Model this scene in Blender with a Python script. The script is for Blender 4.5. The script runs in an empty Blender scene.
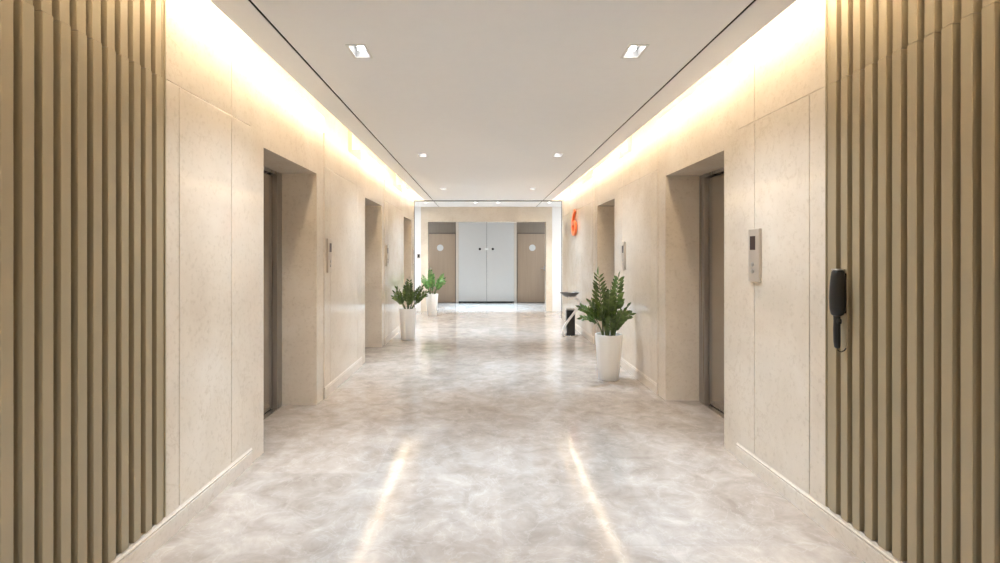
import bpy, bmesh, math, random
from mathutils import Vector, Matrix
C = bpy.context.scene.collection
sc = bpy.context.scene
F = 490.0; CX = 484.0; CY = 256.0; EYE = 1.42

# ------------------------------------------------------------------ helpers
class MB:
    """collects shapes, links them as one mesh object"""
    def __init__(s): s.bm = bmesh.new()
    def box(s, x0, x1, y0, y1, z0, z1, mi=0):
        if x0 > x1: x0, x1 = x1, x0
        if y0 > y1: y0, y1 = y1, y0
        v = [s.bm.verts.new((x, y, z)) for z in (z0, z1) for (x, y) in ((x0,y0),(x1,y0),(x1,y1),(x0,y1))]
        for f in ((3,2,1,0),(4,5,6,7),(0,1,5,4),(1,2,6,5),(2,3,7,6),(3,0,4,7)):
            s.bm.faces.new([v[i] for i in f]).material_index = mi
        return s
    def prism_y(s, prof, y0, y1, mi=0):
        """profile of (x, z) points swept along Y"""
        a = [s.bm.verts.new((x, y0, z)) for x, z in prof]
        b = [s.bm.verts.new((x, y1, z)) for x, z in prof]
        n = len(prof)
        for i in range(n):
            s.bm.faces.new((a[i], a[(i+1)%n], b[(i+1)%n], b[i])).material_index = mi
        s.bm.faces.new(a[::-1]); s.bm.faces.new(b)
        return s
    def rings(s, rings, cap0=True, cap1=True, smooth=True, mi=0, closed=True):
        vs = [[s.bm.verts.new(p) for p in r] for r in rings]
        n = len(vs[0])
        for r0, r1 in zip(vs, vs[1:]):
            for i in range(n if closed else n-1):
                f = s.bm.faces.new((r0[i], r0[(i+1)%n], r1[(i+1)%n], r1[i])); f.smooth = smooth; f.material_index = mi
        if cap0: s.bm.faces.new(vs[0][::-1]).material_index = mi
        if cap1: s.bm.faces.new(vs[-1]).material_index = mi
        return s
    def lathe(s, prof, c=(0,0,0), n=32, cap0=True, cap1=True, smooth=True, mi=0):
        return s.rings([[(c[0]+r*math.cos(2*math.pi*i/n), c[1]+r*math.sin(2*math.pi*i/n), c[2]+z) for i in range(n)] for r, z in prof], cap0, cap1, smooth, mi)
    def tube(s, pts, rad, n=8, mi=0):
        pts = [Vector(p) for p in pts]; R = []
        for i, p in enumerate(pts):
            d = (pts[min(i+1, len(pts)-1)] - pts[max(i-1, 0)]).normalized()
            a = d.cross(Vector((0,0,1)) if abs(d.z) < .9 else Vector((0,1,0))).normalized(); b = d.cross(a)
            r = rad[i] if isinstance(rad, (list, tuple)) else rad
            R.append([tuple(p + a*r*math.cos(2*math.pi*k/n) + b*r*math.sin(2*math.pi*k/n)) for k in range(n)])
        return s.rings(R, mi=mi)
    def build(s, name, mats, parent=None, bevel=0, loc=None, recalc=True):
        if recalc: bmesh.ops.recalc_face_normals(s.bm, faces=s.bm.faces)
        me = bpy.data.meshes.new(name); s.bm.to_mesh(me); s.bm.free()
        for m in (mats if isinstance(mats, (list, tuple)) else [mats]): me.materials.append(m)
        o = bpy.data.objects.new(name, me); C.objects.link(o)
        if parent is not None: o.parent = parent
        if loc: o.location = loc
        if bevel:
            b = o.modifiers.new('edge', 'BEVEL'); b.width = bevel; b.segments = 2; b.limit_method = 'ANGLE'; b.angle_limit = math.radians(40)
        return o
def tag(o, label, cat, group=None, kind=None):
    o['label'] = label; o['category'] = cat
    if group: o['group'] = group
    if kind: o['kind'] = kind
    return o
def thing(name, label, cat, loc=(0,0,0), rz=0, group=None, kind=None):
    o = bpy.data.objects.new(name, None); C.objects.link(o); o.location = loc; o.rotation_euler = (0, 0, rz)
    o.empty_display_size = .1
    return tag(o, label, cat, group, kind)
def copy_tree(o, parent=None):
    c = o.copy(); C.objects.link(c); c.parent = parent
    for ch in list(o.children): copy_tree(ch, c)
    return c

# ------------------------------------------------------------------ materials
def mat(name, col=(.8,.8,.8), rough=.5, metal=0, emit=None, estr=0, spec=.5):
    m = bpy.data.materials.new(name); m.use_nodes = True
    b = m.node_tree.nodes['Principled BSDF']
    b.inputs['Base Color'].default_value = (*col, 1); b.inputs['Roughness'].default_value = rough
    b.inputs['Metallic'].default_value = metal; b.inputs['Specular IOR Level'].default_value = spec
    if emit: b.inputs['Emission Color'].default_value = (*emit, 1); b.inputs['Emission Strength'].default_value = estr
    return m
class NT:
    def __init__(s, m): s.m = m; s.t = m.node_tree; s.b = s.t.nodes['Principled BSDF']
    def n(s, typ, **kw):
        o = s.t.nodes.new(typ)
        for k, v in kw.items():
            if k.startswith('_'): setattr(o, k[1:], v)
            else: o.inputs[k.replace('__', ' ')].default_value = v
        return o
    def l(s, a, b): s.t.links.new(a, b)
    def pos(s, scale=(1,1,1)):
        g = s.n('ShaderNodeNewGeometry'); mp = s.n('ShaderNodeMapping'); mp.inputs['Scale'].default_value = scale
        s.l(g.outputs['Position'], mp.inputs['Vector']); return mp.outputs['Vector']
    def noise(s, vec, scale, detail=4, rough=.55, dist=0):
        o = s.n('ShaderNodeTexNoise', Scale=scale, Detail=detail, Roughness=rough, Distortion=dist); s.l(vec, o.inputs['Vector']); return o.outputs['Fac']
    def ramp(s, fac, stops):
        o = s.n('ShaderNodeValToRGB'); e = o.color_ramp.elements
        while len(e) < len(stops): e.new(.5)
        for i, (p, c) in enumerate(stops):
            e[i].position = p; e[i].color = (*c, 1) if len(c) == 3 else c
        s.l(fac, o.inputs['Fac']); return o.outputs['Color']
    def mix(s, fac, a, b, mode='MIX'):
        o = s.n('ShaderNodeMix', _data_type='RGBA', _blend_type=mode)
        if hasattr(fac, 'node'): s.l(fac, o.inputs[0])
        else: o.inputs[0].default_value = fac
        for v, i in ((a, 6), (b, 7)):
            if hasattr(v, 'node'): s.l(v, o.inputs[i])
            else: o.inputs[i].default_value = (*v, 1)
        return o.outputs[2]
    def math(s, op, a, b=0):
        o = s.n('ShaderNodeMath', _operation=op)
        for i, v in enumerate((a, b)):
            if hasattr(v, 'node'): s.l(v, o.inputs[i])
            else: o.inputs[i].default_value = v
        return o.outputs[0]
    def base(s, col): s.l(col, s.b.inputs['Base Color'])

def wall_marble(name, lo, mid, hi, rough):
    m = mat(name, rough=rough); t = NT(m); p = t.pos()
    c = t.ramp(t.noise(p, 1.7, 6, .6, .6), [(.3, lo), (.52, mid), (.72, hi)])
    spk = t.ramp(t.noise(p, 38, 3, .6), [(.54, (1,1,1)), (.70, (.90,.885,.86))])
    c = t.mix(1, c, spk, 'MULTIPLY')
    v = t.math('ABSOLUTE', t.math('SUBTRACT', t.noise(p, 2.1, 5, .62, 1.4), .5))
    vein = t.ramp(v, [(0, (.91,.885,.85)), (.014, (1,1,1))])
    gate = t.ramp(t.noise(p, .9, 2), [(.45, (0,0,0)), (.62, (1,1,1))])
    c = t.mix(gate, c, t.mix(1, c, vein, 'MULTIPLY'))
    t.base(c)
    return m
M_MARBLE = wall_marble('cream_marble', (.665,.575,.465), (.72,.635,.525), (.765,.69,.59), .08)
M_SKIRT = wall_marble('skirting_marble', (.70,.61,.51), (.75,.665,.565), (.79,.72,.63), .2)

def floor_marble():
    m = mat('grey_beige_marble_floor', rough=.12, spec=.25); t = NT(m); p = t.pos()
    big = t.noise(p, 1.3, 5, .6, .8)
    c = t.ramp(big, [(.3, (.35,.29,.24)), (.5, (.405,.345,.292)), (.7, (.465,.41,.36))])
    fine = t.ramp(t.noise(p, 6.0, 8, .66, .55), [(.32, (.80,.78,.76)), (.46, (.94,.935,.93)), (.54, (1.02,1.02,1.02)), (.68, (1.17,1.18,1.19))])
    c = t.mix(1, c, fine, 'MULTIPLY')
    v = t.math('ABSOLUTE', t.math('SUBTRACT', t.noise(p, 4.2, 6, .6, 1.2), .5))
    c = t.mix(t.ramp(v, [(0, (.16,.16,.16)), (.02, (0,0,0))]), c, (.70,.65,.60))
    # tone of each slab and the fine joints between slabs
    g = t.n('ShaderNodeNewGeometry'); sx = t.n('ShaderNodeSeparateXYZ'); t.l(g.outputs['Position'], sx.inputs[0])
    X = t.math('DIVIDE', t.math('ADD', sx.outputs['X'], 6.305), .8); Y = t.math('DIVIDE', t.math('ADD', sx.outputs['Y'], 8.0), .8)
    cell = t.n('ShaderNodeCombineXYZ'); t.l(t.math('FLOOR', X), cell.inputs[0]); t.l(t.math('FLOOR', Y), cell.inputs[1])
    wn = t.n('ShaderNodeTexWhiteNoise'); t.l(cell.outputs[0], wn.inputs['Vector'])
    c = t.mix(1, c, t.ramp(wn.outputs['Value'], [(0, (.93,.93,.93)), (1, (1.05,1.045,1.04))]), 'MULTIPLY')
    ex = t.math('ABSOLUTE', t.math('SUBTRACT', t.math('FRACT', X), .5)); ey = t.math('ABSOLUTE', t.math('SUBTRACT', t.math('FRACT', Y), .5))
    e = t.math('MAXIMUM', ex, ey)
    c = t.mix(t.ramp(e, [(.4975, (0,0,0)), (.4985, (.35,.35,.35))]), c, (.36,.32,.28))
    t.base(c)
    r = t.ramp(t.noise(p, 3, 3), [(.3, (.07,.07,.07)), (.7, (.11,.11,.11))]); t.l(r, t.b.inputs['Roughness'])
    return m
M_FLOOR = floor_marble()

def bronze(name, col, rough):
    m = mat(name, col, rough, 0, spec=.5); t = NT(m); p = t.pos((12, 12, .3))
    c = t.ramp(t.noise(p, 3, 3), [(.3, tuple(v*.985 for v in col)), (.7, tuple(min(1, v*1.015) for v in col))]); t.base(c)
    return m
M_SLAT = bronze('champagne_bronze_slat', (.39,.32,.205), .36)
M_BACK = bronze('dark_bronze_backing', (.16,.12,.075), .5)
def steel(name, col, rough):
    m = mat(name, col, rough, 1); t = NT(m); p = t.pos((14, 14, .3))
    r = t.ramp(t.noise(p, 1, 2), [(.3, (rough*.92,)*3), (.7, (rough*1.08,)*3)]); t.l(r, t.b.inputs['Roughness'])
    return m
M_STEEL = steel('brushed_steel', (.52,.49,.46), .22)
M_STEEL2 = steel('satin_steel_frame', (.44,.42,.40), .28)
M_CHROME = mat('polished_steel', (.75,.74,.72), .18, 1)
M_SIGN = mat('pale_grey_sign', (.62,.61,.59), .4)
M_RIBBON = mat('satin_silver_ribbon', (.86,.85,.84), .5, .2)
M_SATIN = mat('satin_warm_plate', (.52,.455,.38), .4, .35)
def paint(name, col, rough=.6):
    m = mat(name, col, rough); t = NT(m); p = t.pos()
    t.base(t.ramp(t.noise(p, 14, 3), [(.3, tuple(v*.985 for v in col)), (.7, col)])); return m
M_CEIL = paint('white_ceiling_paint', (.925,.94,.955), .75)
M_WHITE = paint('white_wall_paint', (.86,.86,.86), .6)
M_COVE = paint('warm_white_cove_paint', (.92,.91,.89), .7)
M_GREYDOOR = paint('pale_grey_door_paint', (.62,.605,.585), .4)
M_GAPSHADE = mat('gap_shade_black', (.012,.012,.012), .6)  # near-black that puts the shade inside open gaps into the colour
M_DARKTRIM = mat('dark_metal_trim', (.11,.105,.10), .4, .6)
def wood(name, a, b):
    m = mat(name, rough=.4); t = NT(m); p = t.pos((22, 22, .9))
    t.base(t.ramp(t.noise(p, 1.2, 4, .6, .5), [(.3, a), (.7, b)])); return m
M_WOOD = wood('light_oak_veneer', (.36,.265,.19), (.40,.30,.215))
M_FRAME = mat('dark_door_edge', (.17,.13,.10), .45)
M_WOODWALL = wood('oak_veneer_wall', (.25,.20,.155), (.28,.225,.175))
M_LENS = mat('downlight_lamp', (1,1,1), .3, emit=(1,.985,.96), estr=5)
M_LED = mat('warm_led_strip', (1,.9,.7), .4, emit=(1,.83,.62), estr=17.5)
M_ADDEDPANEL = mat('added_cool_panel', (1,1,1), .4, emit=(.84,.92,1), estr=5.5)  # glow of the added, unseen corridor and lobby panels
M_PLASTICW = mat('white_plastic', (.78,.78,.77), .35)
M_BLACK = mat('black_plastic', (.010,.010,.010), .3)
M_BLACKM = mat('black_enamel', (.02,.02,.021), .25)
M_DISPLAY = mat('dark_red_display', (.030,.008,.007), .3)
M_ORANGE = mat('orange_acrylic', (.92,.20,.055), .3)
M_SOIL = mat('dark_soil', (.05,.032,.02), .95)
M_ASHSAND = mat('dark_grit', (.075,.07,.065), .9)
def pot_mat():
    m = mat('white_glazed_pot', (.76,.73,.69), .28); t = NT(m); p = t.pos()
    t.base(t.ramp(t.noise(p, 5, 3), [(.3, (.84,.825,.80)), (.7, (.87,.86,.84))])); return m
M_POT = pot_mat()
def leaf_mat(name, a, b):
    m = mat(name, a, .3); t = NT(m); p = t.pos()
    t.base(t.ramp(t.noise(p, 16, 3), [(.35, a), (.68, b)])); t.b.inputs['Subsurface Weight'].default_value = 0
    return m
M_LEAF = leaf_mat('dark_green_leaf', (.045,.075,.018), (.14,.215,.05))
M_LEAFLIT = leaf_mat('daylit_green_leaf', (.07,.18,.045), (.20,.40,.11))  # lighter copy of the leaf green, with daylight put into the colour
M_STEM = leaf_mat('green_stem', (.075,.10,.03), (.13,.17,.055))

# ------------------------------------------------------------------ dimensions
H = 2.68                      # ceiling
YB, YE = -2.4, 11.12          # rear end and far end of the hall
YF = 12.6                     # wall with the wide opening
YD = 14.93                    # wall with the doors
JOINT = 2.302
SIDES = {
 'left':  dict(s=-1, panel=1.587, portal=1.594, skirt=1.580, edge=1.352, gap=1.149, top=2.645,
               portals=[(3.543,4.669),(6.566,7.649),(9.727,10.77)], frame=.20, slat_end=2.447),
 'right': dict(s=1, panel=1.775, portal=1.782, skirt=1.768, edge=1.541, gap=1.329, top=2.685,
               portals=[(3.636,4.811),(6.689,7.722)], frame=.20, slat_end=2.551),
}
RECESS = .33; OPEN_H = 2.205; OUT = .75   # depth of the lift recess, its height, how thick the wall body is
SLOT_TOP = 3.20

def build_wall(side):
    d = SIDES[side]; s = d['s']; P = d['portal']; PN = d['panel']
    X = lambda v: s*v
    w = MB()
    xo = P + OUT
    zones = []                                   # (y0, y1, kind)
    y = d['slat_end']
    for a, b in d['portals']:
        zones.append((y, a-d['frame'], 'panel')); zones.append((a-d['frame'], b+d['frame'], 'portal')); y = b + d['frame']
    if YE - y > .02: zones.append((y, YE, 'panel'))
    # behind the slats
    w.box(X(PN+.055), X(xo), YB, d['slat_end'], 0, SLOT_TOP)
    first = True
    for y0, y1, k in zones:
        if k == 'panel':
            top = SLOT_TOP if first else d['top']
            w.box(X(P), X(xo), y0, y1, 0, top)
            if not first: w.box(X(P+.17), X(xo), y0, y1, top, SLOT_TOP)
            first = False
        else:
            a, b = y0 + d['frame'], y1 - d['frame']
            w.box(X(P), X(xo), y0, a, 0, 2.80); w.box(X(P), X(xo), b, y1, 0, 2.80)
            w.box(X(P), X(xo), a, b, OPEN_H, 2.80)
            w.box(X(P+.12), X(xo), y0, y1, 2.80, SLOT_TOP)
            w.box(X(P+RECESS+.10), X(xo), a, b, 0, OPEN_H)
    wall = w.build('wall_'+side, M_MARBLE)
    tag(wall, f'polished cream marble wall along the {side} side of the hall', 'wall', kind='structure')
    # facing panels with open joints
    G = .0028
    first = True; nb = 0
    for y0, y1, k in zones:
        if k != 'panel': continue
        ins0, ins1 = (.105, .262) if (first and side == 'left') else ((.122, .218) if first else (.2, .2))
        ys = [y0, y0+ins0, y1-ins1, y1] if y1 - y0 > .6 else [y0, y1]
        if y1 - y0 > 2.5: ys = [y0, y0+.2, (y0+y1)/2, y1-.2, y1]
        for a, b in zip(ys, ys[1:]):
            m = MB().box(X(PN), X(P-.0005), a+(G if a != y0 else 0), b-G, .06, JOINT-G)
            m.build('marble_panel', M_MARBLE, wall, bevel=.0012)
        top = SLOT_TOP if first else d['top']
        us = [ys[0], ys[2], ys[3]] if len(ys) == 4 else [ys[0], ys[-1]]
        for a, b in zip(us, us[1:]):
            MB().box(X(PN), X(P-.0005), a+(G if a != y0 else 0), b-G, JOINT+G, top).build('marble_panel', M_MARBLE, wall, bevel=.0012)
        # skirting
        ya = YB if first else y0
        skirt(side, ya, y1, nb); nb += 1
        first = False

def skirt(side, y0, y1, i):
    d = SIDES[side]; s = d['s']; S = d['skirt']; PN = d['panel'] + (.002 if i else .002)
    prof = [(s*PN, 0), (s*S, 0), (s*S, .086), (s*(S+.005), .089), (s*(S+.005), .093), (s*(S+.001), .095), (s*(S-.001), .100), (s*(S+.001), .105),
            (s*(S+.004), .106), (s*(PN-.001), .120), (s*PN, .1205)]
    o = MB().prism_y(prof, y0, y1).build('baseboard_'+side, M_SKIRT)
    txt = ['running under the slatted panel', 'between the first and second lift openings', 'beyond the second lift opening'][min(i, 2)]
    tag(o, f'moulded marble baseboard on the {side} wall {txt}', 'baseboard', kind='structure')

def slat_panel(side):
    d = SIDES[side]; s = d['s']; PN = d['panel']; X = lambda v: s*v
    t = thing('slat_panel', f'champagne bronze vertical slat panel covering the near {side} wall' + ('' if side == 'left' else ' behind the black handset'),
              'wall panel', (s*PN, d['slat_end'], 0))
    L = (-s*PN, -d['slat_end'], 0)
    pitch = .0765; face = .0445
    end = 2.4147 if side == 'left' else 2.5106
    back = .005 if side == 'left' else .003
    lo, up = MB(), MB()
    n = 22
    for k in range(n):
        e = end - k*pitch; a = e - face
        def slat(m, x0, z0, z1):
            c = .0016
            pr = [(x0+.046, a), (x0+c, a), (x0, a+c), (x0, e-c), (x0+c, e), (x0+.046, e)]
            r0 = [(X(x), y, z0) for x, y in pr]; r1 = [(X(x), y, z1) for x, y in pr]
            m.rings([r0, r1], smooth=False)
        slat(lo, PN-.004, .121, JOINT-.003)
        slat(up, PN-.004+back, JOINT+.001, SLOT_TOP-.03)
    lo.build('lower_slats', M_SLAT, t, loc=L); up.build('upper_slats', M_SLAT, t, loc=L)
    y0 = end - n*pitch
    MB().box(X(PN+.042), X(PN+.054), y0, d['slat_end']-.002, .121, SLOT_TOP-.03).build('backing', M_BACK, t, loc=L)
    MB().box(X(PN+.004), X(PN+.041), end+.006, d['slat_end']-.003, .121, SLOT_TOP-.03).box(X(PN-.002), X(PN+.041), d['slat_end']-.012, d['slat_end']-.003, .121, SLOT_TOP-.03).build('edge_trim', M_SLAT, t, loc=L, bevel=.001)

for side in ('left', 'right'):
    build_wall(side); slat_panel(side)

# marble behind the camera, past the slats, and the end wall there
m = MB()
for d in SIDES.values():
    s = d['s']; m.box(s*d['panel'], s*(d['panel']+.054), YB, .80, .121, SLOT_TOP)
m.box(-2.4, 2.6, YB-.2, YB, 0, SLOT_TOP)
tag(m.build('wall_rear', M_MARBLE), 'marble wall closing the hall behind the viewer', 'wall', kind='structure')

# ------------------------------------------------------------------ floor
fl = MB().box(-5, 5, YB-.2, YD+.2, -.1, 0).build('floor', M_FLOOR)
tag(fl, 'polished grey beige marble floor', 'floor', kind='structure')

# ------------------------------------------------------------------ ceiling with shadow gaps, coves and openings for the downlights
XL, XR = -.765, .925
DLY = [-.09, 3.015, 6.11, 9.20]
HX, HY = .049, .088
ce = MB(); gl, gr = -1.149, 1.329; gw = .016; T = .05
ys = [YB]
for y in DLY: ys += [y-HY, y+HY]
ys.append(YF)
for i in range(len(ys)-1):
    a, b = ys[i], ys[i+1]
    if i % 2 == 0: ce.box(gl, gr, a, b, H, H+T)
    else:
        ce.box(gl, XL-HX, a, b, H, H+T); ce.box(XL+HX, XR-HX, a, b, H, H+T); ce.box(XR+HX, gr, a, b, H, H+T)
ce.box(-SIDES['left']['edge'], gl-gw, YB, YE, H, H+T); ce.box(gr+gw, SIDES['right']['edge'], YB, YE, H, H+T)
ce.box(-5, gl-gw, YE, YF, H, H+T); ce.box(gr+gw, 5, YE, YF, H, H+T)
ceil = ce.build('ceiling', M_CEIL)
tag(ceil, 'smooth white ceiling with two dark shadow gaps and side coves', 'ceiling', kind='structure')
MB().box(gl-gw-.02, gl+.02, YB, YF, H+T, H+T+.02).box(gr-.02, gr+gw+.02, YB, YF, H+T, H+T+.02).build('shadow_gap', M_GAPSHADE, ceil)
MB().box(gl-gw, gl-gw+.0015, YB, YF, H+.004, H+T).box(gl-.0015, gl, YB, YF, H+.004, H+T).box(gr, gr+.0015, YB, YF, H+.004, H+T).box(gr+gw-.0015, gr+gw, YB, YF, H+.004, H+T).build('gap_shade_strips', M_GAPSHADE, ceil)  # black strips shade the sides of the ceiling gaps by colour
cv = MB()
for d in SIDES.values():
    s = d['s']; e = d['edge']; xo = d['portal']+OUT
    cv.box(s*(e-.012), s*e, YB, YE, H+T, SLOT_TOP)              # upstand of the trough
    cv.box(s*(e-.012), s*xo, YB, YE, SLOT_TOP, SLOT_TOP+.04)    # its lid
    cv.box(s*(e-.012), s*xo, YE, YE+.03, H+T, SLOT_TOP+.04)     # its far end
cv.build('cove_lining', M_COVE, ceil)
# unseen cover added over the hall so that no outside light leaks in
MB().box(-1.36, 1.55, YB, YF, H+.30, H+.34).build('light_leak_cover', M_CEIL, ceil)
# low ceiling of the lobby beyond the opening
ce2 = MB().box(-5, 5, YF+.22, YD+.2, 2.55, 2.65).build('ceiling_lobby', M_CEIL)
tag(ce2, 'lower ceiling of the lobby behind the wide opening', 'ceiling', kind='structure')

for side, d in SIDES.items():
    s = d['s']; e = d['edge']
    t = thing('cove_light', f'warm light strip hidden in the {side} ceiling cove', 'light', (s*(e+.06), YB, 2.94))
    L = YE-YB-.02
    MB().box(-s*.060, s*.006, .01, L, .013, .019).box(-s*.060, -s*.054, .01, L, -.02, .013).build('light_channel', M_COVE, t)
    MB().box(-.022, .002, .03, L-.03, .0, .012) .build('light_strip', M_LED, t) if s > 0 else MB().box(-.002, .022, .03, L-.03, .0, .012).build('light_strip', M_LED, t)

# ------------------------------------------------------------------ the end of the hall and the lobby beyond
XPL, XPR = -1.62, 1.75           # marble portal frame
XOL, XOR = -1.44, 1.594; ZO = 2.296
fw = MB()
fw.box(-5, XPL, YF, YF+.22, 0, H+.3).box(XPR, 5, YF, YF+.22, 0, H+.3)
fw.build('wall_far', M_WHITE); tag(bpy.data.objects['wall_far'], 'white painted wall at the far end beside the marble portal', 'wall', kind='structure')
pf = MB()
pf.box(XPL, XOL, YF-.02, YF+.22, 0, H-.001).box(XOR, XPR, YF-.02, YF+.22, 0, H-.001).box(XOL, XOR, YF-.02, YF+.22, ZO, H-.001)
tag(pf.build('trim_1', M_MARBLE, bevel=.003), 'wide cream marble portal framing the opening to the door lobby', 'portal', kind='structure')
rw = MB()
for s in (-1, 1):     # corridor side of the hall end, returns, ends
    d = SIDES['left' if s < 0 else 'right']; xo = d['portal']+OUT
    rw.box(s*xo, s*5, YE-.2, YE, 0, H+.3)
    rw.box(s*5, s*5.2, YE-.2, YD+.2, 0, H+.3)
tag(rw.build('wall_corridor', M_WHITE), 'white walls of the crossing corridor at the far end', 'wall', kind='structure')
# thin dark metal frame where the hall meets the corridor
tr = MB().box(-1.585, 1.765, YE-.006, YE+.006, H-.022, H).box(-1.585, -1.572, YE-.006, YE+.006, 0, H-.022).box(1.755, 1.768, YE-.006, YE+.006, 0, H-.022)
tag(tr.build('trim_2', M_DARKTRIM), 'thin dark metal edge across the ceiling where the hall ends', 'trim', kind='structure')
dw = MB().box(-5, 5, YD, YD+.2, 0, 2.6)
tag(dw.build('wall_end', M_WOODWALL), 'brown veneered wall around the lobby doors', 'wall', kind='structure')

def lobby_door(n, x0, x1, handle_side, label):
    t = thing(f'door_{n}', label, 'door', ((x0+x1)/2, YD, 0), kind='structure')
    c = (x0+x1)/2; w = (x1-x0)/2; zt = 2.09
    leaf = MB().box(-w, w, -.03, -.001, .012, zt).build('door_leaf', M_WOOD, t, bevel=.002)
    fr = MB().box(-w-.035, -w-.004, -.05, -.001, 0, zt+.035).box(w+.004, w+.035, -.05, -.001, 0, zt+.035).box(-w-.004, w+.004, -.05, -.001, zt+.004, zt+.035)
    fr.build('door_frame', M_FRAME, t, bevel=.002)
    sg = MB().rings([[(.0975*math.cos(a*math.pi/16), y, 1.67+.0975*math.sin(a*math.pi/16)) for a in range(32)] for y in (-.031, -.037)], smooth=False)
    sg.build('door_sign', M_SIGN, leaf)
    h = MB(); hx = handle_side*(w-.08)
    h.box(hx-.022, hx+.022, -.038, -.031, .98, 1.12)
    h.tube([(hx, -.036, 1.05), (hx, -.075, 1.05), (hx-handle_side*.02, -.08, 1.05), (hx-handle_side*.12, -.08, 1.05)], .009)
    h.build('door_handle', M_STEEL2, leaf)
lobby_door(6, -1.79, -.875, -1, 'brown wooden door with round white sign behind the plant')
lobby_door(7, 1.02, 1.92, 1, 'brown wooden door with round white sign on the lobby wall\'s other end')
bpy.data.objects['door_7']['label'] = 'brown wooden door with round white sign and a visible lever handle'
t = thing('door_8', 'tall pale grey double doors between the two brown doors', 'door', (.09, YD, 0), kind='structure')
for a, b in ((-.856, -.012), (-.004, .818)):
    leaf = MB().box(a, b, -.10, -.06, .045, 2.50).build('door_leaf', M_GREYDOOR, t, bevel=.003)
    c = -.215 if a < -.5 else .175
    MB().box(c-.075, c+.075, -.103, -.101, 1.575, 1.685).build('lock_plate', M_SIGN, leaf)
    MB().rings([[(c+.036*math.cos(k*math.pi/10), y, 1.63+.036*math.sin(k*math.pi/10)) for k in range(20)] for y in (-.104, -.135)]).build('door_knob', M_BLACK, leaf)
MB().box(-.065, .04, -.104, -.101, 1.60, 1.66).build('sticker', M_PLASTICW, t)
MB().box(-.94, -.86, -.09, -.001, 0, 2.53).box(.822, .90, -.09, -.001, 0, 2.53).build('door_frame', paint('cream_frame_paint', (.66,.58,.49), .45), t)
MB().box(-.86, .822, -.058, -.001, .0, 2.53).build('leaf_gap_shade', M_GAPSHADE, t)  # black sheet behind the leaves, paints in the shadow line of their gaps

# ------------------------------------------------------------------ lift doors
def lift(n, side, a, b, label):
    d = SIDES[side]; s = d['s']; xb = d['portal']+RECESS
    t = thing(f'door_{n}', label, 'elevator door', (s*xb, (a+b)/2, 0), kind='structure')
    w = (b-a)/2; J = .11
    fr = MB().box(0, s*.06, -w, -w+J, 0, OPEN_H-.002).box(0, s*.06, w-J, w, 0, OPEN_H-.002).box(0, s*.06, -w+J, w-J, OPEN_H-.03, OPEN_H-.002)
    fr.build('door_frame', M_STEEL2, t, bevel=.002)
    for y0, y1 in ((-w+J+.007, -.003), (.003, w-J-.007)):
        MB().box(s*.04, s*.062, y0, y1, .012, OPEN_H-.040).build('door_panel', M_STEEL, t, bevel=.0015)
    MB().box(s*.064, s*.095, -w+J-.02, w-J+.02, 0, OPEN_H-.004).build('door_gap_shade', M_GAPSHADE, t)  # black sheet, puts the shade of the gaps round the panels into colour
    MB().box(-s*.02, s*.055, -w+J*.5, w-J*.5, .0005, .006).build('door_sill', M_CHROME, t)
P = SIDES['left']['portals']; Q = SIDES['right']['portals']
lift(1, 'left', *P[0], 'steel elevator door in the marble recess nearest on the left wall')
lift(2, 'left', *P[1], 'steel elevator door in the middle recess of the left wall')
lift(3, 'left', *P[2], 'steel elevator door in the last recess of the left wall')
lift(4, 'right', *Q[0], 'steel elevator door in the marble recess nearest on the right wall')
lift(5, 'right', *Q[1], 'steel elevator door in the recess behind the large plant')

# ------------------------------------------------------------------ call panels
def call_panel():
    t = bpy.data.objects.new('call_panel', None); C.objects.link(t)
    # local: plate in the YZ plane, front towards -X
    pl = MB().box(-.018, .001, -.065, .065, -.173, .173).build('plate', M_SATIN, t, bevel=.004)
    MB().box(-.0195, -.0182, -.022, .040, .035, .125).build('display', M_DISPLAY, pl)
    for z in (-.06, -.105):
        MB().rings([[(x, .010+r*math.cos(k*math.pi/12), z+r*math.sin(k*math.pi/12)) for k in range(24)] for x, r in ((-.0182, .014), (-.022, .014), (-.0225, .012))]).build('call_button', M_STEEL2, pl)
    return t
cp = call_panel()
spots = [('right', 3.195, 'steel elevator call panel with dark display on the near right marble panel'),
         ('left', 5.00, 'steel elevator call panel on the left wall beside the nearest left elevator'),
         ('left', 7.98, 'narrow steel call panel on the left wall just before the dark potted plant'),
         ('right', 6.20, 'steel elevator call panel on the right wall above the large plant'),
         ('left', 10.99, 'call panel at the far end of the left wall past the last elevator')]
for i, (side, y, lab) in enumerate(spots):
    d = SIDES[side]; s = d['s']
    o = cp if i == 0 else copy_tree(cp)
    x = d['panel'] if i != 4 else d['portal']
    o.location = (s*(x-.0005), y, EYE+.005)
    o.rotation_euler = (0, 0, 0 if s > 0 else math.pi)
    tag(o, lab, 'call panel', 'elevator call panels')
# keep the display towards the far side on the left wall too (mirror the copies' parts)
for o in [o for o in C.objects if o.get('category') == 'call panel' and o.location.x < 0]:
    for c in o.children:
        c.scale = (1, -1, 1)

# wall switch at the far end
sw = thing('wall_switch', 'small dark switch plate on the white wall left of the far portal', 'switch', (-1.68, YF-.001, 1.42))
MB().box(-.04, .04, -.010, 0, -.06, .06).build('plate', M_STEEL2, sw, bevel=.003)
MB().box(-.022, .022, -.014, -.0105, -.035, .035).build('rocker', M_BLACK, sw, bevel=.002)

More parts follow.
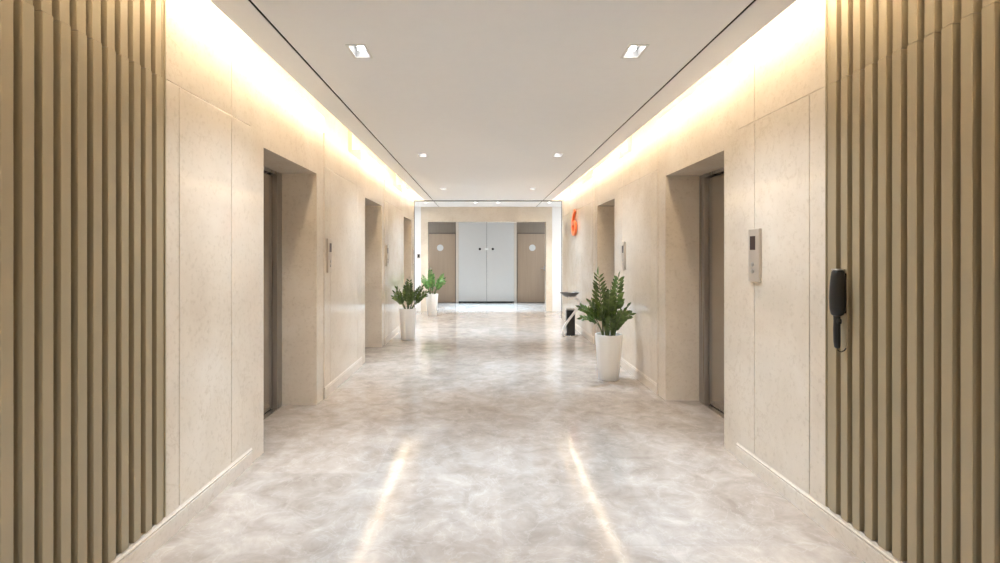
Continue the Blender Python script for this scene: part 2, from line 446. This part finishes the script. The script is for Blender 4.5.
# ------------------------------------------------------------------ orange number on the right wall
fc = bpy.data.curves.new('number', 'FONT'); fc.body = '6'; fc.size = 1; fc.extrude = .016; fc.offset = .0; fc.bevel_depth = .003
fo = bpy.data.objects.new('number', fc); C.objects.link(fo)
dg = bpy.context.evaluated_depsgraph_get(); me = bpy.data.meshes.new_from_object(fo.evaluated_get(dg))
bpy.data.objects.remove(fo)
xs = [v.co.x for v in me.vertices]; yz = [v.co.y for v in me.vertices]
cx_, cy_ = (max(xs)+min(xs))/2, (max(yz)+min(yz))/2; k = .51/(max(yz)-min(yz)); kw = .46/(max(xs)-min(xs))
for v in me.vertices:
    a, b, c = v.co
    v.co = (-c, -(a-cx_)*kw, (b-cy_)*k)        # faces -X, reads left to right for someone facing the wall
me.materials.append(M_ORANGE)
num = bpy.data.objects.new('floor_number_sign', me); C.objects.link(num)
num.location = (SIDES['right']['panel']-.030, 9.50, 2.065)
tag(num, 'orange three dimensional floor number 6 high on the right wall', 'sign')

# ------------------------------------------------------------------ downlights
def downlight():
    t = bpy.data.objects.new('ceiling_downlight', None); C.objects.link(t)
    f = MB(); o = .012; hx, hy = HX, HY
    for x0, x1, y0, y1 in ((-hx-o, -hx+.004, -hy-o, hy+o), (hx-.004, hx+o, -hy-o, hy+o), (-hx+.004, hx-.004, -hy-o, -hy+.004), (-hx+.004, hx-.004, hy-.004, hy+o)):
        f.box(x0, x1, y0, y1, -.004, 0)
    f.build('trim_frame', M_PLASTICW, t)
    hs = MB().box(-hx, -hx+.003, -hy, hy, 0, .05).box(hx-.003, hx, -hy, hy, 0, .05).box(-hx+.003, hx-.003, -hy, -hy+.003, 0, .05).box(-hx+.003, hx-.003, hy-.003, hy, 0, .05).box(-hx+.003, hx-.003, -hy+.003, hy-.003, .045, .05)
    hs_ = hs.build('housing', mat('downlight_reflector', (.30,.30,.30), .45, .3), t)
    for y in (-.042, .042):
        MB().lathe([(.024, .044), (.024, .030), (.020, .026)], (0, y, 0), 24).build('lamp', M_LENS, hs_)
    return t
DCOL = (.58, .785, 1)
def spot(loc, energy, size=100, blend=.7, col=DCOL, rad=.03):
    l = bpy.data.lights.new('spot', 'SPOT'); l.energy = energy; l.spot_size = math.radians(size); l.spot_blend = blend; l.color = col; l.shadow_soft_size = rad
    o = bpy.data.objects.new('spot_beam', l); C.objects.link(o); o.location = loc; return o
dl = downlight(); first = True
names = {3.015: 'nearest', 6.11: 'second', 9.20: 'third', -.09: 'rear'}
for y in DLY:
    for x, sd in ((XL, 'left'), (XR, 'right')):
        o = dl if first else copy_tree(dl); first = False
        o.location = (x, y, H)
        tag(o, f'{names[y]} square recessed ceiling downlight of the {sd} row' if y > 0 else f'recessed ceiling downlight of the {sd} row above the viewer', 'downlight', 'recessed downlights in the hall ceiling')
        spot((x, y, H-.008), 106, 58, 1.0); spot((x, y, H-.010), 40, 130, .95, (.74, .86, 1))
# small round downlights of the crossing corridor
rd = bpy.data.objects.new('round_downlight', None); C.objects.link(rd)
MB().lathe([(.055, 0), (.055, -.006), (.042, -.008), (.040, -.002), (.040, 0)], n=28).build('trim_ring', M_PLASTICW, rd)
MB().lathe([(.039, -.0005), (.039, -.005)], n=28).build('lamp', M_LENS, rd)
for i, (x, nm) in enumerate(((-1.358, 'first from the left wall'), (-.20, 'second from the left wall'), (.33, 'third from the left wall'), (1.53, 'nearest the right wall'))):
    o = rd if i == 0 else copy_tree(rd)
    o.location = (x, 11.47, H-.0005)
    tag(o, f'small round downlight over the crossing corridor, {nm}', 'downlight', 'round downlights at the hall end')
    spot((x, 11.47, H-.02), 44, 110, .6, (.9, .95, 1))
# unseen panels added in the corridor arms and the lobby for cool light
def added_panel(x, y, z, lab, w=.6, dd=.6):
    t = thing('added_panel_light', lab, 'light', (x, y, z))
    MB().box(-w, w, -dd/2, dd/2, -.012, -.0005).build('lamp_frame', M_PLASTICW, t)
    MB().box(-w+.02, w-.02, -dd/2+.02, dd/2-.02, -.0145, -.0125).build('diffuser', M_ADDEDPANEL, t)
added_panel(-2.9, 11.85, H, 'added unseen cool light panel in the left arm of the corridor')
added_panel(3.1, 11.85, H, 'added unseen cool light panel in the right arm of the corridor')
for x in (-2.4, 2.6):
    added_panel(x, 13.8, 2.55, f'added unseen cool light panel at the {"left" if x<0 else "right"} end of the door lobby')
for x in (-.9, .1, 1.1):
    spot((x, 13.55, 2.54), 230, 58, .4, (.50, .74, 1))  # cool beams added without fixtures to brighten the lobby floor

# ------------------------------------------------------------------ plants
def leaf_into(bm, base, direc, up, L, W, mi, rng):
    d = direc.normalized(); side = d.cross(up)
    if side.length < 1e-4: side = d.cross(Vector((1,0,0)))
    side.normalize(); n = side.cross(d).normalized()
    prof = [(0, .05), (.12, .42), (.3, .86), (.5, 1.0), (.7, .84), (.87, .45), (1, .02)]
    droop = rng.uniform(.04, .22)
    L_, M_, R_ = [], [], []
    for u, w in prof:
        c = base + d*(L*u) - n*(droop*L*u*u)
        L_.append(bm.verts.new(c + side*(W*w/2) + n*(W*.14*w))); M_.append(bm.verts.new(c)); R_.append(bm.verts.new(c - side*(W*w/2) + n*(W*.14*w)))
    for i in range(len(prof)-1):
        for A, B in ((L_, M_), (M_, R_)):
            f = bm.faces.new((A[i], A[i+1], B[i+1], B[i])); f.smooth = True; f.material_index = mi
def frond(parent, base, az, length, lean, curl, rng, leaves=9, leaf=.10, mats=None, bare=.28, twist=None):
    """one arching stalk with paired leaflets; lean = start angle from vertical, curl = extra bend by the tip"""
    m = MB(); bm = m.bm
    N = 16; p = Vector(base); pts = [p.copy()]; dirs = []
    for i in range(N):
        a = lean + curl*((i+1)/N)**1.6
        d = Vector((math.sin(a)*math.cos(az), math.sin(a)*math.sin(az), math.cos(a))); dirs.append(d)
        p = p + d*(length/N); pts.append(p.copy())
    m.tube([tuple(q) for q in pts], [.0095*(1-.72*i/N) for i in range(N+1)], 7, mi=1)
    side0 = Vector((-math.sin(az), math.cos(az), 0))
    if twist is None: twist = rng.choice((-1, 1))*rng.uniform(.5, 1.35)
    for k in range(leaves):
        u = bare + (1-bare)*(k+.5)/leaves
        i = min(int(u*N), N-1); q = pts[i] + dirs[i]*(length/N)*(u*N-i); d = dirs[i]
        side = (Matrix.Rotation(twist, 3, d) @ side0).normalized(); nrm = side.cross(d)
        sz = leaf*(1.0 - .45*abs(u-.55)/.55)*rng.uniform(.88, 1.1)
        for sg in (-1, 1):
            dirv = side*sg*math.cos(.75) + d*math.sin(.75) + nrm*rng.uniform(-.15, .3)
            leaf_into(bm, q + d*sg*.006, dirv, nrm + Vector((rng.uniform(-.3,.3), rng.uniform(-.3,.3), rng.uniform(-.1,.3))), sz, sz*(.44 if leaf < .14 else .27), 0, rng)
    leaf_into(bm, pts[-1], dirs[-1], side0, leaf*.75, leaf*.28, 0, rng)
    return m.build('frond', mats, parent, recalc=False)
def oct_ring(r, z, n=48, k=.16):
    out = []
    for i in range(n):
        a = 2*math.pi*i/n; seg = math.pi/4; b = (a+.2) % seg - seg/2
        rr = r*((1-k*2) + k*2*math.cos(seg/2)/math.cos(b))
        out.append((rr*math.cos(a), rr*math.sin(a), z))
    return out
def plant(loc, label, fronds, seed, leafmat, rt=.156, rb=.116, h=.52, rz=0):
    rng = random.Random(seed)
    t = thing('potted_plant', label, 'plant', loc, rz, 'potted plants standing along the hall')
    pot = MB()
    prof = [(rb-.006, 0), (rb, .006), (rb+(rt-rb)*.5, h*.5), (rt, h-.006), (rt-.002, h), (rt-.014, h), (rt-.017, h-.004), (rt-.022, h-.06)]
    pot.rings([oct_ring(r, z, k=.30) for r, z in prof], cap1=False)
    pot.build('pot', M_POT, t)
    s = MB(); s.rings([[(r*math.cos(2*math.pi*i/32), r*math.sin(2*math.pi*i/32), h-.045+rng.uniform(-.004, .004)+(.012 if r < .08 else 0)) for i in range(32)] for r in (rt-.018, .09, .04, .006)], cap0=False)
    s.build('soil', M_SOIL, t)
    for fr in fronds:
        az, ln, lean, curl, lv, lf, br = fr[:7]
        tw = fr[7] if len(fr) > 7 else None; bx = fr[8] if len(fr) > 8 else None
        r = rng.uniform(.015, .075); a2 = az + rng.uniform(-.5, .5)
        if bx is not None: r, a2 = abs(bx), (0 if bx > 0 else math.pi)
        frond(t, (r*math.cos(a2), r*math.sin(a2), h-.045), az, ln, lean, curl, rng, lv, lf, [leafmat, M_STEM], bare=br, twist=tw)
    return t
R = math.radians
# az: 0 = towards +X (right in the photo), 180 = left, 270 = towards the viewer
fr_big = [
 (R(105), .72, R(7), R(6), 9, .155, .40, 0.05, -.06), (R(55), .70, R(12), R(8), 8, .135, .45, .05, .05),
 (R(180), .45, R(12), R(58), 8, .10, .48), (R(198), .40, R(15), R(80), 7, .10, .48), (R(165), .45, R(8), R(40), 8, .10, .50),
 (R(4), .40, R(7), R(38), 7, .095, .48), (R(-14), .36, R(11), R(62), 7, .095, .48), (R(18), .37, R(9), R(64), 7, .095, .48),
 (R(265), .52, R(5), R(14), 8, .11, .42, .1, -.01), (R(80), .54, R(5), R(12), 8, .11, .42, -.1, .03), (R(232), .36, R(10), R(30), 7, .105, .38),
 (R(312), .34, R(10), R(26), 7, .105, .38), (R(60), .40, R(8), R(26), 7, .11, .4), (R(140), .42, R(10), R(26), 7, .11, .4),
 (R(280), .26, R(8), R(20), 6, .095, .3), (R(340), .28, R(12), R(30), 6, .095, .3)]
plant((1.44, 5.66, 0), 'tall leafy plant in a tapered white pot by the right wall', fr_big, 5, M_LEAF)
fr_l = [
 (R(180), .36, R(20), R(28), 7, .10, .36), (R(165), .40, R(13), R(22), 7, .10, .36), (R(0), .40, R(22), R(40), 7, .105, .36), (R(15), .44, R(14), R(30), 7, .11, .36),
 (R(-12), .36, R(28), R(44), 6, .10, .36), (R(195), .31, R(22), R(40), 6, .09, .36),
 (R(260), .44, R(4), R(12), 7, .11, .34, .1),
 (R(90), .52, R(4), R(10), 8, .11, .34, .1), (R(290), .28, R(8), R(20), 6, .09, .3)]
fr_far = [(f[0], f[1]*1.16, f[2]*.85, f[3]*.8) + f[4:] for f in fr_l]
plant((-1.30, 8.36, 0), 'dark green plant in a white pot by the left wall', fr_l, 11, M_LEAF, rt=.152, rb=.122, h=.53)
plant((-1.235, 11.66, 0), 'daylit green plant in a white pot beside the far portal', fr_far, 23, M_LEAFLIT, rt=.15, rb=.112, h=.52, rz=R(12))

# ------------------------------------------------------------------ ash bin
ab = thing('ash_bin', 'black and steel standing ashtray bin with curved steel ribbon by the right wall', 'ash bin', (1.53, 8.76, 0))
def ell(rx, ry, z, n=36, cx=0, cy=0): return [(cx+rx*math.cos(2*math.pi*i/n), cy+ry*math.sin(2*math.pi*i/n), z) for i in range(n)]
MB().rings([ell(.155, .14, 0), ell(.155, .14, .010), ell(.148, .133, .016)]).build('base', M_CHROME, ab)
MB().box(-.058, .088, -.06, .075, .016, .455).build('bin_body', M_BLACKM, ab, bevel=.006)
MB().box(-.061, .091, -.063, .078, .456, .482).build('bin_cap', M_STEEL2, ab, bevel=.004)
path = [(-.04,.686),(.04,.684),(.110,.668),(.155,.625),(.160,.575),(.140,.525),(.095,.455),(.035,.375),(-.04,.275),(-.098,.185),(-.126,.10),(-.134,.012)]
rb = MB(); L0, hw, th = -.095, .028, .006
fine = []
for i in range(len(path)-1):
    p0, p1, p2, p3 = path[max(i-1,0)], path[i], path[i+1], path[min(i+2, len(path)-1)]
    for j in range(5):
        u = j/5; fine.append(tuple(.5*((2*b)+(-a+c)*u+(2*a-5*b+4*c-d)*u*u+(-a+3*b-3*c+d)*u**3) for a, b, c, d in zip(p0, p1, p2, p3)))
fine.append(path[-1]); ring = []
for i, (x, z) in enumerate(fine):
    x0, z0 = fine[max(i-1,0)]; x1, z1 = fine[min(i+1, len(fine)-1)]
    l = math.hypot(x1-x0, z1-z0); nx, nz = -(z1-z0)/l, (x1-x0)/l
    y = L0
    ring.append([(x+nx*.018, y-hw*.4, z+nz*.018), (x+nx*.018, y+hw, z+nz*.018), (x-nx*.018, y+hw, z-nz*.018), (x-nx*.018, y-hw*.4, z-nz*.018)])
rb.rings(ring, smooth=False).build('ribbon', M_RIBBON, ab, bevel=.002)
MB().lathe([(.085, .690), (.10, .694), (.168, .762), (.172, .770), (.164, .770), (.150, .757)], n=40, cap1=False).build('bowl', mat('dark_steel_bowl', (.16,.15,.145), .3, .8), ab)
MB().lathe([(.151, .756), (.10, .760), (.02, .763)], n=36, cap0=False).build('grit', M_ASHSAND, ab)

# ------------------------------------------------------------------ handset on the right slats
hsx = SIDES['right']['panel'] - .0045
ph = thing('wall_handset', 'black telephone handset hanging on the right bronze slats', 'telephone', (hsx, 2.412, 0))
def sup(cx, cy, hx, hy, z, n=28, e=2.7):
    out = []
    for i in range(n):
        a = 2*math.pi*i/n; c, s_ = math.cos(a), math.sin(a)
        out.append((cx+hx*math.copysign(abs(c)**(2/e), c), cy+hy*math.copysign(abs(s_)**(2/e), s_), z))
    return out
b = MB()
b.rings([sup(-.034, 0, .010, .012, 1.122), sup(-.032, 0, .022, .028, 1.132), sup(-.030, 0, .028, .036, 1.16), sup(-.030, 0, .0295, .0375, 1.21),
         sup(-.030, 0, .028, .034, 1.27), sup(-.029, 0, .026, .029, 1.32), sup(-.028, 0, .024, .026, 1.342), sup(-.028, 0, .018, .020, 1.350)])
b.build('handset_body', M_BLACK, ph)
MB().rings([sup(-.034, 0, .013, .015, 1.13), sup(-.034, 0, .012, .014, 1.10), sup(-.034, 0, .0135, .016, 1.06), sup(-.033, 0, .013, .0155, 1.00), sup(-.032, 0, .011, .013, .972), sup(-.032, 0, .007, .009, .966)]).build('handset_handle', M_BLACK, ph)
MB().rings([sup(-.032, -.012, .010, .009, 1.088), sup(-.032, -.012, .012, .010, 1.10), sup(-.032, -.012, .010, .009, 1.112)]).build('push_button', M_BLACK, ph)
MB().rings([sup(-.027, 0, .025, .027, 1.3505), sup(-.027, 0, .024, .026, 1.356)]).build('top_clip', M_STEEL2, ph)
MB().box(-.006, .0, -.018, .018, 1.14, 1.335).build('wall_bracket', M_BLACKM, ph)
MB().tube([(-.030, 0, .968), (-.03, -.004, .955), (-.022, -.012, .95), (-.012, -.02, .958), (-.003, -.02, .97)], .003).build('cord', M_BLACK, ph)

# ------------------------------------------------------------------ world and camera
w = bpy.data.worlds.new('World'); sc.world = w; w.use_nodes = True
w.node_tree.nodes['Background'].inputs['Color'].default_value = (.8, .9, 1, 1)
w.node_tree.nodes['Background'].inputs['Strength'].default_value = .3
cam = bpy.data.cameras.new('camera'); co = bpy.data.objects.new('camera', cam); C.objects.link(co)
co.location = (0, 0, EYE); co.rotation_euler = (math.pi/2, 0, 0)
cam.sensor_width = 36; cam.lens = 36*F/1000; cam.shift_x = (500-CX)/1000; cam.shift_y = (CY-281.5)/1000
cam.clip_start = .02
sc.camera = co
sc.view_settings.view_transform = 'Standard'; sc.view_settings.look = 'None'
sc.view_settings.exposure = 1.58; sc.view_settings.gamma = 1; sc.view_settings.use_curve_mapping = False
cy = sc.cycles
cy.use_denoising = True; cy.use_adaptive_sampling = False; cy.max_bounces = 10; cy.diffuse_bounces = 6; cy.glossy_bounces = 5; cy.sample_clamp_indirect = 40
